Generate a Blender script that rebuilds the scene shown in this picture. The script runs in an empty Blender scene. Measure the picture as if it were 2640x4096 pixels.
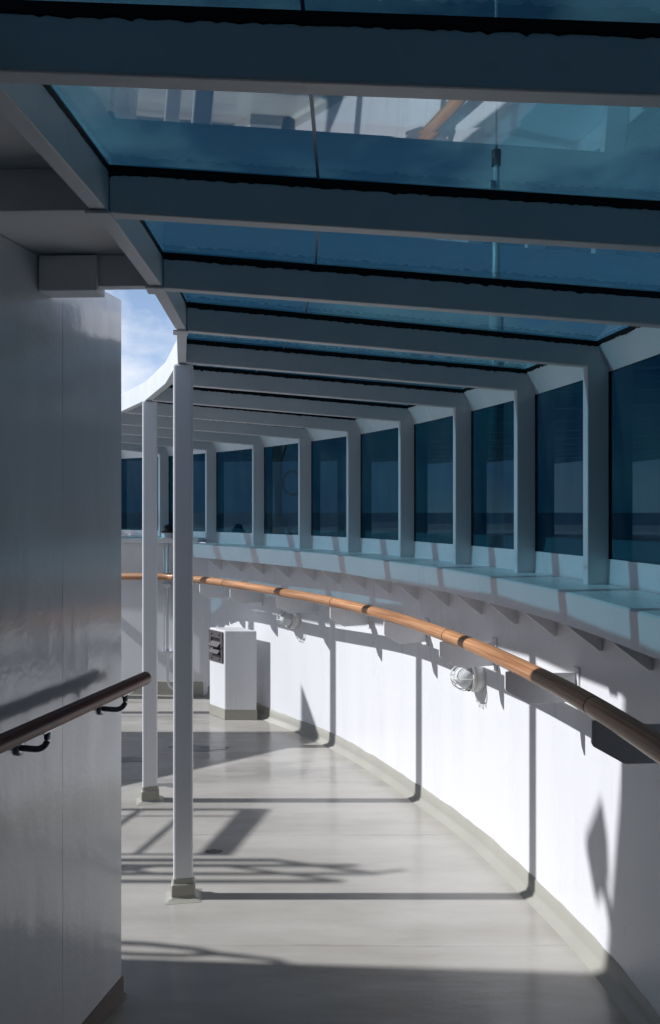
import bpy, bmesh, math, random
from mathutils import Vector, Matrix
random.seed(7)
R = math.radians
S = bpy.context.scene
COL = S.collection

# ------------------------------------------------------------------ camera
cam = bpy.data.cameras.new('camera'); camo = bpy.data.objects.new('camera', cam); COL.objects.link(camo)
camo.location = (0, 0, 1.65); camo.rotation_euler = (R(90), 0, 0)
cam.sensor_fit = 'VERTICAL'; cam.sensor_height = 36; cam.lens = 3000 / 4096 * 36
cam.clip_start = 0.05; cam.clip_end = 30000
S.camera = camo

# ------------------------------------------------------------------ light
SUN_EL = 39.5
w = bpy.data.worlds.new('World'); S.world = w; w.use_nodes = True
nt = w.node_tree; nt.nodes.clear()
def N(nt, t, **k):
    n = nt.nodes.new(t)
    for a, b in k.items(): setattr(n, a, b)
    return n
sky = N(nt, 'ShaderNodeTexSky', sky_type='NISHITA', sun_disc=False)
sky.sun_elevation = R(SUN_EL); sky.sun_rotation = R(-90); sky.air_density = 1.0; sky.dust_density = 0.2
tc = N(nt, 'ShaderNodeTexCoord'); mp = N(nt, 'ShaderNodeMapping'); mp.inputs['Scale'].default_value = (1, 1, 2.0)
mp.inputs['Location'].default_value = (.35, .1, .2)
ns = N(nt, 'ShaderNodeTexNoise'); ns.inputs['Scale'].default_value = 3.2; ns.inputs['Detail'].default_value = 7; ns.inputs['Roughness'].default_value = .55
rp = N(nt, 'ShaderNodeValToRGB'); rp.color_ramp.elements[0].position = .47; rp.color_ramp.elements[1].position = .60
mx = N(nt, 'ShaderNodeMixRGB'); mx.inputs[2].default_value = (13.0, 13.4, 14.2, 1)
mx0 = N(nt, 'ShaderNodeMath', operation='MULTIPLY'); mx0.inputs[1].default_value = .85
bg = N(nt, 'ShaderNodeBackground'); bg.inputs['Strength'].default_value = .070
out = N(nt, 'ShaderNodeOutputWorld')
L = nt.links.new
L(tc.outputs['Generated'], mp.inputs[0]); L(mp.outputs[0], ns.inputs['Vector']); L(ns.outputs['Fac'], rp.inputs[0])
L(rp.outputs[0], mx0.inputs[0])
cm = N(nt, 'ShaderNodeMath', operation='MULTIPLY'); L(mx0.outputs[0], cm.inputs[0]); L(cm.outputs[0], mx.inputs[0])
# pale air towards the horizon
sz = N(nt, 'ShaderNodeSeparateXYZ'); L(tc.outputs['Generated'], sz.inputs[0])
hz_ = N(nt, 'ShaderNodeMapRange'); hz_.inputs[1].default_value = 0.16; hz_.inputs[2].default_value = .50; hz_.inputs[3].default_value = .85; hz_.inputs[4].default_value = 0.0; L(sz.outputs['Z'], hz_.inputs[0])
cz = N(nt, 'ShaderNodeMapRange'); cz.inputs[1].default_value = .3; cz.inputs[2].default_value = .65; cz.inputs[3].default_value = 1; cz.inputs[4].default_value = .10; L(sz.outputs['Z'], cz.inputs[0]); L(cz.outputs[0], cm.inputs[1])
mh = N(nt, 'ShaderNodeMixRGB'); L(hz_.outputs[0], mh.inputs[0]); L(sky.outputs[0], mh.inputs[1]); mh.inputs[2].default_value = (5.6, 8.2, 12.8, 1)
L(mh.outputs[0], mx.inputs[1]); L(mx.outputs[0], bg.inputs[0]); L(bg.outputs[0], out.inputs[0])

sl = bpy.data.lights.new('sun', 'SUN'); sl.energy = 4.5; sl.angle = R(.55); sl.color = (.965, .975, 1)
so = bpy.data.objects.new('sun', sl); COL.objects.link(so); so.location = (-10, 3, 12)
so.rotation_euler = Vector((math.cos(R(SUN_EL)), 0.0, -math.sin(R(SUN_EL)))).to_track_quat('-Z', 'Y').to_euler()

S.view_settings.view_transform = 'Standard'; S.view_settings.look = 'None'
S.view_settings.exposure = 0.10; S.view_settings.gamma = 1
S.cycles.max_bounces = 12; S.cycles.diffuse_bounces = 5; S.cycles.glossy_bounces = 5; S.cycles.transparent_max_bounces = 24
S.cycles.caustics_reflective = False; S.cycles.caustics_refractive = False

# ------------------------------------------------------------------ materials
def newmat(name):
    m = bpy.data.materials.new(name); m.use_nodes = True; nt = m.node_tree; nt.nodes.clear()
    o = N(nt, 'ShaderNodeOutputMaterial'); return m, nt, o
def paint(name, col, rough=.35, var=.06, vscale=(1.5, 1.5, .5), peel=.05, peel_scale=60, lump=.0, lump_scale=3, stain=None, stain_amt=0, coat=0.0, rvar=.08):
    m, nt, o = newmat(name); L = nt.links.new
    b = N(nt, 'ShaderNodeBsdfPrincipled'); L(b.outputs[0], o.inputs[0])
    tc = N(nt, 'ShaderNodeNewGeometry')
    mp = N(nt, 'ShaderNodeMapping'); mp.inputs['Scale'].default_value = vscale; L(tc.outputs['Position'], mp.inputs[0])
    n1 = N(nt, 'ShaderNodeTexNoise'); n1.inputs['Scale'].default_value = 2.3; n1.inputs['Detail'].default_value = 6; L(mp.outputs[0], n1.inputs['Vector'])
    r = N(nt, 'ShaderNodeMapRange'); r.inputs[1].default_value = .3; r.inputs[2].default_value = .7; r.inputs[3].default_value = 1 - var; r.inputs[4].default_value = 1.0
    L(n1.outputs['Fac'], r.inputs[0])
    mul = N(nt, 'ShaderNodeMixRGB', blend_type='MULTIPLY'); mul.inputs[0].default_value = 1; mul.inputs[1].default_value = (*col, 1); L(r.outputs[0], mul.inputs[2])
    last = mul.outputs[0]
    if stain:
        n3 = N(nt, 'ShaderNodeTexNoise'); n3.inputs['Scale'].default_value = 4.0; n3.inputs['Detail'].default_value = 8; n3.inputs['Roughness'].default_value = .7
        L(mp.outputs[0], n3.inputs['Vector'])
        cr = N(nt, 'ShaderNodeMapRange'); cr.inputs[1].default_value = .56; cr.inputs[2].default_value = .78; cr.inputs[4].default_value = stain_amt
        L(n3.outputs['Fac'], cr.inputs[0])
        ms = N(nt, 'ShaderNodeMixRGB'); L(cr.outputs[0], ms.inputs[0]); L(last, ms.inputs[1]); ms.inputs[2].default_value = (*stain, 1); last = ms.outputs[0]
    L(last, b.inputs['Base Color'])
    r2 = N(nt, 'ShaderNodeMapRange'); r2.inputs[1].default_value = .3; r2.inputs[2].default_value = .7; r2.inputs[3].default_value = rough - rvar; r2.inputs[4].default_value = rough + rvar
    L(n1.outputs['Fac'], r2.inputs[0]); L(r2.outputs[0], b.inputs['Roughness'])
    b.inputs['Coat Weight'].default_value = coat; b.inputs['Coat Roughness'].default_value = .12
    n2 = N(nt, 'ShaderNodeTexNoise'); n2.inputs['Scale'].default_value = peel_scale; n2.inputs['Detail'].default_value = 3; L(tc.outputs['Position'], n2.inputs['Vector'])
    bp = N(nt, 'ShaderNodeBump'); bp.inputs['Strength'].default_value = peel; bp.inputs['Distance'].default_value = .004; L(n2.outputs['Fac'], bp.inputs['Height'])
    nrm = bp.outputs[0]
    if lump:
        n4 = N(nt, 'ShaderNodeTexNoise'); n4.inputs['Scale'].default_value = lump_scale; n4.inputs['Detail'].default_value = 2; L(mp.outputs[0], n4.inputs['Vector'])
        bp2 = N(nt, 'ShaderNodeBump'); bp2.inputs['Strength'].default_value = lump; bp2.inputs['Distance'].default_value = .02; L(n4.outputs['Fac'], bp2.inputs['Height']); L(nrm, bp2.inputs['Normal']); nrm = bp2.outputs[0]
    L(nrm, b.inputs['Normal']); L(nrm, b.inputs['Coat Normal'])
    return m
def glass(name, tint, wavy=.0, r0=.04, rcol=(.93, .97, 1), salt=0):
    # thin-pane glass: tinted transmission plus an angle-dependent mirror reflection
    m, nt, o = newmat(name); L = nt.links.new
    g = N(nt, 'ShaderNodeNewGeometry')
    dp = N(nt, 'ShaderNodeVectorMath', operation='DOT_PRODUCT'); L(g.outputs['Normal'], dp.inputs[0]); L(g.outputs['Incoming'], dp.inputs[1])
    ab = N(nt, 'ShaderNodeMath', operation='ABSOLUTE'); L(dp.outputs['Value'], ab.inputs[0])
    om = N(nt, 'ShaderNodeMath', operation='SUBTRACT'); om.inputs[0].default_value = 1; L(ab.outputs[0], om.inputs[1])
    pw = N(nt, 'ShaderNodeMath', operation='POWER'); L(om.outputs[0], pw.inputs[0]); pw.inputs[1].default_value = 5
    ma = N(nt, 'ShaderNodeMath', operation='MULTIPLY_ADD'); L(pw.outputs[0], ma.inputs[0]); ma.inputs[1].default_value = .95 - r0; ma.inputs[2].default_value = r0
    t = N(nt, 'ShaderNodeBsdfTransparent'); t.inputs[0].default_value = (*[math.sqrt(c) for c in tint], 1)
    gl = N(nt, 'ShaderNodeBsdfAnisotropic'); gl.inputs['Roughness'].default_value = .015; gl.inputs['Color'].default_value = (*rcol, 1)
    n2 = N(nt, 'ShaderNodeTexNoise'); n2.inputs['Scale'].default_value = 2.0; n2.inputs['Detail'].default_value = 1; L(g.outputs['Position'], n2.inputs['Vector'])
    bp = N(nt, 'ShaderNodeBump'); bp.inputs['Strength'].default_value = wavy; bp.inputs['Distance'].default_value = .004; L(n2.outputs['Fac'], bp.inputs['Height']); L(bp.outputs[0], gl.inputs['Normal'])
    mx = N(nt, 'ShaderNodeMixShader'); L(ma.outputs[0], mx.inputs[0]); L(t.outputs[0], mx.inputs[1]); L(gl.outputs[0], mx.inputs[2])
    if salt:   # dried spray on the pane
        df = N(nt, 'ShaderNodeBsdfDiffuse'); df.inputs[0].default_value = (.75, .8, .82, 1)
        mp = N(nt, 'ShaderNodeMapping'); mp.inputs['Scale'].default_value = (3, 3, .8); L(g.outputs['Position'], mp.inputs[0])
        n5 = N(nt, 'ShaderNodeTexNoise'); n5.inputs['Scale'].default_value = 1.6; n5.inputs['Detail'].default_value = 9; n5.inputs['Roughness'].default_value = .65; L(mp.outputs[0], n5.inputs['Vector'])
        r5 = N(nt, 'ShaderNodeMapRange'); r5.inputs[1].default_value = .40; r5.inputs[2].default_value = .75; r5.inputs[4].default_value = salt * 4; L(n5.outputs['Fac'], r5.inputs[0])
        m5 = N(nt, 'ShaderNodeMixShader'); L(r5.outputs[0], m5.inputs[0]); L(mx.outputs[0], m5.inputs[1]); L(df.outputs[0], m5.inputs[2]); mx = m5
    L(mx.outputs[0], o.inputs[0]); return m
def wood(name, c1, c2, rough=.35, coat=.3):
    m, nt, o = newmat(name); L = nt.links.new
    b = N(nt, 'ShaderNodeBsdfPrincipled'); L(b.outputs[0], o.inputs[0])
    uv = N(nt, 'ShaderNodeUVMap'); mp = N(nt, 'ShaderNodeMapping'); mp.inputs['Scale'].default_value = (2.2, 34, 1); L(uv.outputs[0], mp.inputs[0])
    n1 = N(nt, 'ShaderNodeTexNoise'); n1.inputs['Scale'].default_value = 1.0; n1.inputs['Detail'].default_value = 6; n1.inputs['Roughness'].default_value = .6; n1.inputs['Distortion'].default_value = .6; L(mp.outputs[0], n1.inputs['Vector'])
    cr = N(nt, 'ShaderNodeValToRGB'); e = cr.color_ramp.elements; e[0].position = .36; e[0].color = (*c2, 1); e[1].position = .64; e[1].color = (*c1, 1); L(n1.outputs['Fac'], cr.inputs[0])
    mp2 = N(nt, 'ShaderNodeMapping'); mp2.inputs['Scale'].default_value = (.9, 2, 1); L(uv.outputs[0], mp2.inputs[0])
    n3 = N(nt, 'ShaderNodeTexNoise'); n3.inputs['Scale'].default_value = 2; n3.inputs['Detail'].default_value = 3; L(mp2.outputs[0], n3.inputs['Vector'])
    r = N(nt, 'ShaderNodeMapRange'); r.inputs[1].default_value = .35; r.inputs[2].default_value = .65; r.inputs[3].default_value = .72; r.inputs[4].default_value = 1.1; L(n3.outputs['Fac'], r.inputs[0])
    mul = N(nt, 'ShaderNodeMixRGB', blend_type='MULTIPLY'); mul.inputs[0].default_value = 1; L(cr.outputs[0], mul.inputs[1]); L(r.outputs[0], mul.inputs[2])
    L(mul.outputs[0], b.inputs['Base Color']); b.inputs['Roughness'].default_value = rough; b.inputs['Coat Weight'].default_value = coat; b.inputs['Coat Roughness'].default_value = .15
    bp = N(nt, 'ShaderNodeBump'); bp.inputs['Strength'].default_value = .12; bp.inputs['Distance'].default_value = .002; L(n1.outputs['Fac'], bp.inputs['Height']); L(bp.outputs[0], b.inputs['Normal'])
    return m
def simple(name, col, rough=.5, metal=0, spec=.5):
    m, nt, o = newmat(name); b = N(nt, 'ShaderNodeBsdfPrincipled'); nt.links.new(b.outputs[0], o.inputs[0])
    g = N(nt, 'ShaderNodeNewGeometry'); n = N(nt, 'ShaderNodeTexNoise'); n.inputs['Scale'].default_value = 25; n.inputs['Detail'].default_value = 5; nt.links.new(g.outputs['Position'], n.inputs['Vector'])
    r = N(nt, 'ShaderNodeMapRange'); r.inputs[3].default_value = .8; r.inputs[4].default_value = 1.2; nt.links.new(n.outputs['Fac'], r.inputs[0])
    mul = N(nt, 'ShaderNodeMixRGB', blend_type='MULTIPLY'); mul.inputs[0].default_value = 1; mul.inputs[1].default_value = (*col, 1); nt.links.new(r.outputs[0], mul.inputs[2]); nt.links.new(mul.outputs[0], b.inputs['Base Color'])
    b.inputs['Roughness'].default_value = rough; b.inputs['Metallic'].default_value = metal; b.inputs['Specular IOR Level'].default_value = spec
    return m

WHITE = (.80, .80, .80)
M_wall = paint('white_wall_paint', (.765, .765, .785), rough=.30, var=.04, vscale=(3, 3, .35), peel=.10, peel_scale=45, lump=.18, lump_scale=1.2, stain=(.66, .63, .58), stain_amt=.07)
M_frame = paint('white_frame_paint', (.78, .785, .80), rough=.32, var=.05, peel=.15, peel_scale=35, stain=(.50, .42, .36), stain_amt=.10)
M_soffit = paint('white_beam_paint', (.76, .765, .78), rough=.38, var=.07, vscale=(3, 3, 3), peel=.22, peel_scale=40, stain=(.42, .33, .28), stain_amt=.22)
M_house = paint('glossy_house_paint', (.70, .715, .75), rough=.16, var=.08, vscale=(3, 3, 1.0), peel=.14, peel_scale=50, lump=.30, lump_scale=2.0, rvar=.05, coat=1.0, stain=(.5, .5, .53), stain_amt=.12)
M_beige = paint('beige_skirting_paint', (.36, .35, .305), rough=.38, var=.08, peel=.2)
M_brown = paint('brown_skirting_paint', (.20, .17, .15), rough=.35, var=.12, peel=.2)
M_lamp = paint('cream_lamp_paint', (.72, .72, .70), rough=.3, var=.04)
M_black = simple('black_sealant', (.006, .007, .009), rough=.6, spec=.2)
M_grille = simple('grey_iron_grille', (.085, .075, .075), rough=.5)
M_dark = simple('dark_void', (.01, .01, .011), rough=.8)
M_steel = simple('brushed_steel', (.35, .35, .37), rough=.28, metal=.9)
M_bracket = simple('dark_painted_bracket', (.07, .085, .10), rough=.35)
M_rubber = simple('black_rubber', (.012, .012, .014), rough=.5)
M_roofglass = glass('blue_roof_glass', (.11, .295, .37), wavy=.06, r0=.30, rcol=(.92, .97, 1), salt=.02)
M_winglass = glass('dark_blue_window_glass', (.0022, .019, .032), wavy=.05, r0=.022, rcol=(.45, .8, 1), salt=.012)
M_globe = simple('frosted_globe', (.62, .64, .66), rough=.12)
M_joint = simple('pane_joint_strip', (.16, .22, .30), rough=.3)
M_dome = simple('smoked_dome', (.01, .014, .02), rough=.06)
M_teak = wood('varnished_teak', (.62, .34, .17), (.33, .13, .05), rough=.38, coat=.12)
M_mahog = wood('dark_mahogany', (.27, .075, .045), (.09, .025, .015), rough=.36, coat=.0)

# deck: painted steel with weld seams, damp patches
def deck_material():
    m, nt, o = newmat('deck_paint'); L = nt.links.new
    b = N(nt, 'ShaderNodeBsdfPrincipled'); L(b.outputs[0], o.inputs[0])
    g = N(nt, 'ShaderNodeNewGeometry')
    mp = N(nt, 'ShaderNodeMapping'); mp.inputs['Scale'].default_value = (.7, 2.6, 1); L(g.outputs['Position'], mp.inputs[0])
    n1 = N(nt, 'ShaderNodeTexNoise'); n1.inputs['Scale'].default_value = 1.6; n1.inputs['Detail'].default_value = 8; n1.inputs['Roughness'].default_value = .6; L(mp.outputs[0], n1.inputs['Vector'])
    cr = N(nt, 'ShaderNodeValToRGB'); e = cr.color_ramp.elements; e[0].position = .34; e[0].color = (.34, .32, .29, 1); e[1].position = .66; e[1].color = (.435, .417, .385, 1); L(n1.outputs['Fac'], cr.inputs[0])
    # fine dirt specks
    n5 = N(nt, 'ShaderNodeTexNoise'); n5.inputs['Scale'].default_value = 38; n5.inputs['Detail'].default_value = 6; n5.inputs['Roughness'].default_value = .75; L(g.outputs['Position'], n5.inputs['Vector'])
    sp = N(nt, 'ShaderNodeMapRange'); sp.inputs[1].default_value = .68; sp.inputs[2].default_value = .76; sp.inputs[4].default_value = .55; L(n5.outputs['Fac'], sp.inputs[0])
    mxs = N(nt, 'ShaderNodeMixRGB'); L(sp.outputs[0], mxs.inputs[0]); L(cr.outputs[0], mxs.inputs[1]); mxs.inputs[2].default_value = (.14, .12, .10, 1)
    # seams across the walkway
    sx = N(nt, 'ShaderNodeSeparateXYZ'); L(g.outputs['Position'], sx.inputs[0])
    wob = N(nt, 'ShaderNodeTexNoise'); wob.inputs['Scale'].default_value = 3; L(g.outputs['Position'], wob.inputs['Vector'])
    yy = N(nt, 'ShaderNodeMath', operation='MULTIPLY_ADD'); L(wob.outputs['Fac'], yy.inputs[0]); yy.inputs[1].default_value = .012; L(sx.outputs['Y'], yy.inputs[2])
    seam = None
    for Y in (2.30, 2.86, 3.84, 5.385, 6.05):
        d = N(nt, 'ShaderNodeMath', operation='SUBTRACT'); L(yy.outputs[0], d.inputs[0]); d.inputs[1].default_value = Y
        a = N(nt, 'ShaderNodeMath', operation='ABSOLUTE'); L(d.outputs[0], a.inputs[0])
        r = N(nt, 'ShaderNodeMapRange'); r.inputs[1].default_value = 0; r.inputs[2].default_value = .009; r.inputs[3].default_value = 1; r.inputs[4].default_value = 0; L(a.outputs[0], r.inputs[0])
        if seam is None: seam = r.outputs[0]
        else:
            mxx = N(nt, 'ShaderNodeMath', operation='MAXIMUM'); L(seam, mxx.inputs[0]); L(r.outputs[0], mxx.inputs[1]); seam = mxx.outputs[0]
    nsm = N(nt, 'ShaderNodeTexNoise'); nsm.inputs['Scale'].default_value = 2.2; L(g.outputs['Position'], nsm.inputs['Vector'])
    rsm = N(nt, 'ShaderNodeMapRange'); rsm.inputs[1].default_value = .42; rsm.inputs[2].default_value = .62; rsm.inputs[3].default_value = .05; rsm.inputs[4].default_value = .55; L(nsm.outputs['Fac'], rsm.inputs[0])
    sc = N(nt, 'ShaderNodeMath', operation='MULTIPLY'); L(seam, sc.inputs[0]); L(rsm.outputs[0], sc.inputs[1])
    mx2 = N(nt, 'ShaderNodeMixRGB'); L(sc.outputs[0], mx2.inputs[0]); L(mxs.outputs[0], mx2.inputs[1]); mx2.inputs[2].default_value = (.20, .18, .17, 1)
    # damp patches
    n6 = N(nt, 'ShaderNodeTexNoise'); n6.inputs['Scale'].default_value = 1.7; n6.inputs['Detail'].default_value = 4; L(mp.outputs[0], n6.inputs['Vector'])
    wet = N(nt, 'ShaderNodeMapRange'); wet.inputs[1].default_value = .54; wet.inputs[2].default_value = .60; L(n6.outputs['Fac'], wet.inputs[0])
    wy = N(nt, 'ShaderNodeMapRange'); wy.inputs[1].default_value = 4.0; wy.inputs[2].default_value = 4.8; L(sx.outputs['Y'], wy.inputs[0])
    wm = N(nt, 'ShaderNodeMath', operation='MULTIPLY'); L(wet.outputs[0], wm.inputs[0]); L(wy.outputs[0], wm.inputs[1])
    md = N(nt, 'ShaderNodeMath', operation='MULTIPLY'); L(wm.outputs[0], md.inputs[0]); md.inputs[1].default_value = .35
    mx3 = N(nt, 'ShaderNodeMixRGB', blend_type='MULTIPLY'); L(md.outputs[0], mx3.inputs[0]); L(mx2.outputs[0], mx3.inputs[1]); mx3.inputs[2].default_value = (.5, .5, .52, 1)
    L(mx3.outputs[0], b.inputs['Base Color'])
    rr = N(nt, 'ShaderNodeMapRange'); rr.inputs[1].default_value = .3; rr.inputs[2].default_value = .7; rr.inputs[3].default_value = .12; rr.inputs[4].default_value = .27; L(n1.outputs['Fac'], rr.inputs[0])
    rw = N(nt, 'ShaderNodeMath', operation='MULTIPLY_ADD'); L(wm.outputs[0], rw.inputs[0]); rw.inputs[1].default_value = -.15; L(rr.outputs[0], rw.inputs[2])
    L(rw.outputs[0], b.inputs['Roughness'])
    n2 = N(nt, 'ShaderNodeTexNoise'); n2.inputs['Scale'].default_value = 9; n2.inputs['Detail'].default_value = 5; n2.inputs['Roughness'].default_value = .5; L(mp.outputs[0], n2.inputs['Vector'])
    ad = N(nt, 'ShaderNodeMath', operation='MULTIPLY_ADD'); L(seam, ad.inputs[0]); ad.inputs[1].default_value = .6; L(n2.outputs['Fac'], ad.inputs[2])
    bp = N(nt, 'ShaderNodeBump'); bp.inputs['Strength'].default_value = .16; bp.inputs['Distance'].default_value = .008; L(ad.outputs[0], bp.inputs['Height'])
    n7 = N(nt, 'ShaderNodeTexNoise'); n7.inputs['Scale'].default_value = 90; n7.inputs['Detail'].default_value = 2; L(g.outputs['Position'], n7.inputs['Vector'])
    bp2 = N(nt, 'ShaderNodeBump'); bp2.inputs['Strength'].default_value = .12; bp2.inputs['Distance'].default_value = .002; L(n7.outputs['Fac'], bp2.inputs['Height']); L(bp.outputs[0], bp2.inputs['Normal'])
    L(bp2.outputs[0], b.inputs['Normal'])
    return m
M_deck = deck_material()
def sea_material():
    m, nt, o = newmat('sea_water'); L = nt.links.new
    b = N(nt, 'ShaderNodeBsdfPrincipled'); L(b.outputs[0], o.inputs[0]); b.inputs['Base Color'].default_value = (.07, .15, .24, 1); b.inputs['Roughness'].default_value = .6
    g = N(nt, 'ShaderNodeNewGeometry'); n = N(nt, 'ShaderNodeTexNoise'); n.inputs['Scale'].default_value = .25; n.inputs['Detail'].default_value = 8; L(g.outputs['Position'], n.inputs['Vector'])
    bp = N(nt, 'ShaderNodeBump'); bp.inputs['Strength'].default_value = .8; bp.inputs['Distance'].default_value = 1; L(n.outputs['Fac'], bp.inputs['Height']); L(bp.outputs[0], b.inputs['Normal'])
    return m
M_sea = sea_material()

# ------------------------------------------------------------------ helpers
def link(name, bm, mat, parent=None, smooth=False):
    me = bpy.data.meshes.new(name)
    bmesh.ops.recalc_face_normals(bm, faces=bm.faces)
    bm.to_mesh(me); bm.free()
    if smooth:
        for p in me.polygons: p.use_smooth = True
    o = bpy.data.objects.new(name, me); COL.objects.link(o)
    if mat: me.materials.append(mat)
    if parent: o.parent = parent
    return o
def thing(name, label, cat, loc=(0, 0, 0), rz=0, group=None):
    o = bpy.data.objects.new(name, None); COL.objects.link(o); o.location = loc; o.rotation_euler = (0, 0, rz)
    o['label'] = label; o['category'] = cat
    if group: o['group'] = group
    return o
def hexa(bm, pts, bev=0):
    """8 points: bottom 4 (ccw), top 4"""
    v = [bm.verts.new(p) for p in pts]
    fs = [bm.faces.new([v[i] for i in q]) for q in ((3, 2, 1, 0), (4, 5, 6, 7), (0, 1, 5, 4), (1, 2, 6, 5), (2, 3, 7, 6), (3, 0, 4, 7))]
    if bev:
        es = {e for f in fs for e in f.edges}
        bmesh.ops.bevel(bm, geom=list(es), offset=bev, segments=2, profile=.5, affect='EDGES')
def box(bm, x0, x1, y0, y1, z0, z1, bev=0):
    hexa(bm, [(x0, y0, z0), (x1, y0, z0), (x1, y1, z0), (x0, y1, z0), (x0, y0, z1), (x1, y0, z1), (x1, y1, z1), (x0, y1, z1)], bev)
def prism(bm, poly, z0, z1, bev=0):
    n = len(poly); a = [bm.verts.new((p[0], p[1], z0)) for p in poly]; b = [bm.verts.new((p[0], p[1], z1)) for p in poly]
    fs = [bm.faces.new(a[::-1]), bm.faces.new(b)] + [bm.faces.new([a[i], a[(i + 1) % n], b[(i + 1) % n], b[i]]) for i in range(n)]
    if bev: bmesh.ops.bevel(bm, geom=list({e for f in fs for e in f.edges}), offset=bev, segments=2, profile=.5, affect='EDGES')
def plate(bm, poly, th, bev=0):
    """poly in local (x,z), thickness along y centred"""
    n = len(poly); a = [bm.verts.new((p[0], -th / 2, p[1])) for p in poly]; b = [bm.verts.new((p[0], th / 2, p[1])) for p in poly]
    fs = [bm.faces.new(a), bm.faces.new(b[::-1])] + [bm.faces.new([a[i], b[i], b[(i + 1) % n], a[(i + 1) % n]]) for i in range(n)]
    if bev: bmesh.ops.bevel(bm, geom=list({e for f in fs for e in f.edges}), offset=bev, segments=2, profile=.5, affect='EDGES')
def tube(bm, pts, rad, seg=16, cap=True, flat=1.0, uv=True, upv=Vector((0, 0, 1))):
    pts = [Vector(p) for p in pts]; rings = []
    uvl = bm.loops.layers.uv.verify() if uv else None
    dist = 0; ds = []
    for i, p in enumerate(pts):
        t = (pts[min(i + 1, len(pts) - 1)] - pts[max(i - 1, 0)]).normalized()
        up = upv if abs(t.dot(upv)) < .95 else Vector((1, 0, 0))
        s = t.cross(up).normalized(); u = s.cross(t).normalized()
        r = rad[i] if isinstance(rad, (list, tuple)) else rad
        rings.append([bm.verts.new(p + s * math.cos(2 * math.pi * k / seg) * r + u * math.sin(2 * math.pi * k / seg) * r * flat) for k in range(seg)])
        if i: dist += (p - pts[i - 1]).length
        ds.append(dist)
    for i in range(len(rings) - 1):
        for k in range(seg):
            f = bm.faces.new([rings[i][k], rings[i][(k + 1) % seg], rings[i + 1][(k + 1) % seg], rings[i + 1][k]]); f.smooth = True
            if uv:
                c = [(ds[i], k / seg), (ds[i], (k + 1) / seg), (ds[i + 1], (k + 1) / seg), (ds[i + 1], k / seg)]
                for l, q in zip(f.loops, c): l[uvl].uv = (q[0] * 1.0, q[1])
    if cap:
        bm.faces.new(rings[0][::-1]); bm.faces.new(rings[-1])
def lathe(bm, prof, seg=24, axis='Z'):
    """prof list of (r, h)"""
    rings = []
    for r, h in prof:
        if r < 1e-5: rings.append([bm.verts.new(_ax(0, 0, h, axis))])
        else: rings.append([bm.verts.new(_ax(r * math.cos(2 * math.pi * k / seg), r * math.sin(2 * math.pi * k / seg), h, axis)) for k in range(seg)])
    for a, b in zip(rings, rings[1:]):
        for k in range(seg):
            k2 = (k + 1) % seg
            q = [a[k % len(a)], a[k2 % len(a)], b[k2 % len(b)], b[k % len(b)]]
            u = []
            for v in q:
                if v not in u: u.append(v)
            if len(u) > 2: bm.faces.new(u).smooth = True
def _ax(x, y, h, axis): return (x, y, h) if axis == 'Z' else (h, x, y)

def catmull(P, n=10):
    out = []
    P = [Vector(p) for p in P]
    for i in range(len(P) - 1):
        p0 = P[max(i - 1, 0)]; p1 = P[i]; p2 = P[i + 1]; p3 = P[min(i + 2, len(P) - 1)]
        for k in range(n):
            t = k / n
            out.append(.5 * ((2 * p1) + (p2 - p0) * t + (2 * p0 - 5 * p1 + 4 * p2 - p3) * t * t + (3 * p1 - p0 - 3 * p2 + p3) * t ** 3))
    out.append(P[-1]); return out
def offset(C, d):
    """positive = inward (to the left when walking away from the camera)"""
    out = []
    for i, p in enumerate(C):
        t = (C[min(i + 1, len(C) - 1)] - C[max(i - 1, 0)]).normalized()
        out.append(p + Vector((-t.y, t.x)) * d)
    return out
def resample(C, step):
    out = [C[0]]; acc = 0
    for a, b in zip(C, C[1:]):
        seg = (b - a).length; d = step - acc
        while d <= seg: out.append(a + (b - a) * (d / seg)); d += step
        acc = (acc + seg) % step
    return out
def at_y(C, y):
    for a, b in zip(C, C[1:]):
        if a.y <= y <= b.y and b.y > a.y:
            t = (y - a.y) / (b.y - a.y); return a + (b - a) * t, (b - a).normalized()
    return C[-1], (C[-1] - C[-2]).normalized()
def sweep(bm, C, prof, closed=True, smooth=False):
    """prof: list of (inward offset, z) swept along C"""
    offs = [offset(C, d) for d, z in prof]; n = len(prof)
    V = [[bm.verts.new((offs[j][i].x, offs[j][i].y, prof[j][1])) for j in range(n)] for i in range(len(C))]
    for i in range(len(C) - 1):
        for j in range(n if closed else n - 1):
            bm.faces.new([V[i][j], V[i][(j + 1) % n], V[i + 1][(j + 1) % n], V[i + 1][j]]).smooth = smooth
    if closed:
        bm.faces.new(V[0]); bm.faces.new(V[-1][::-1])

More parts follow.
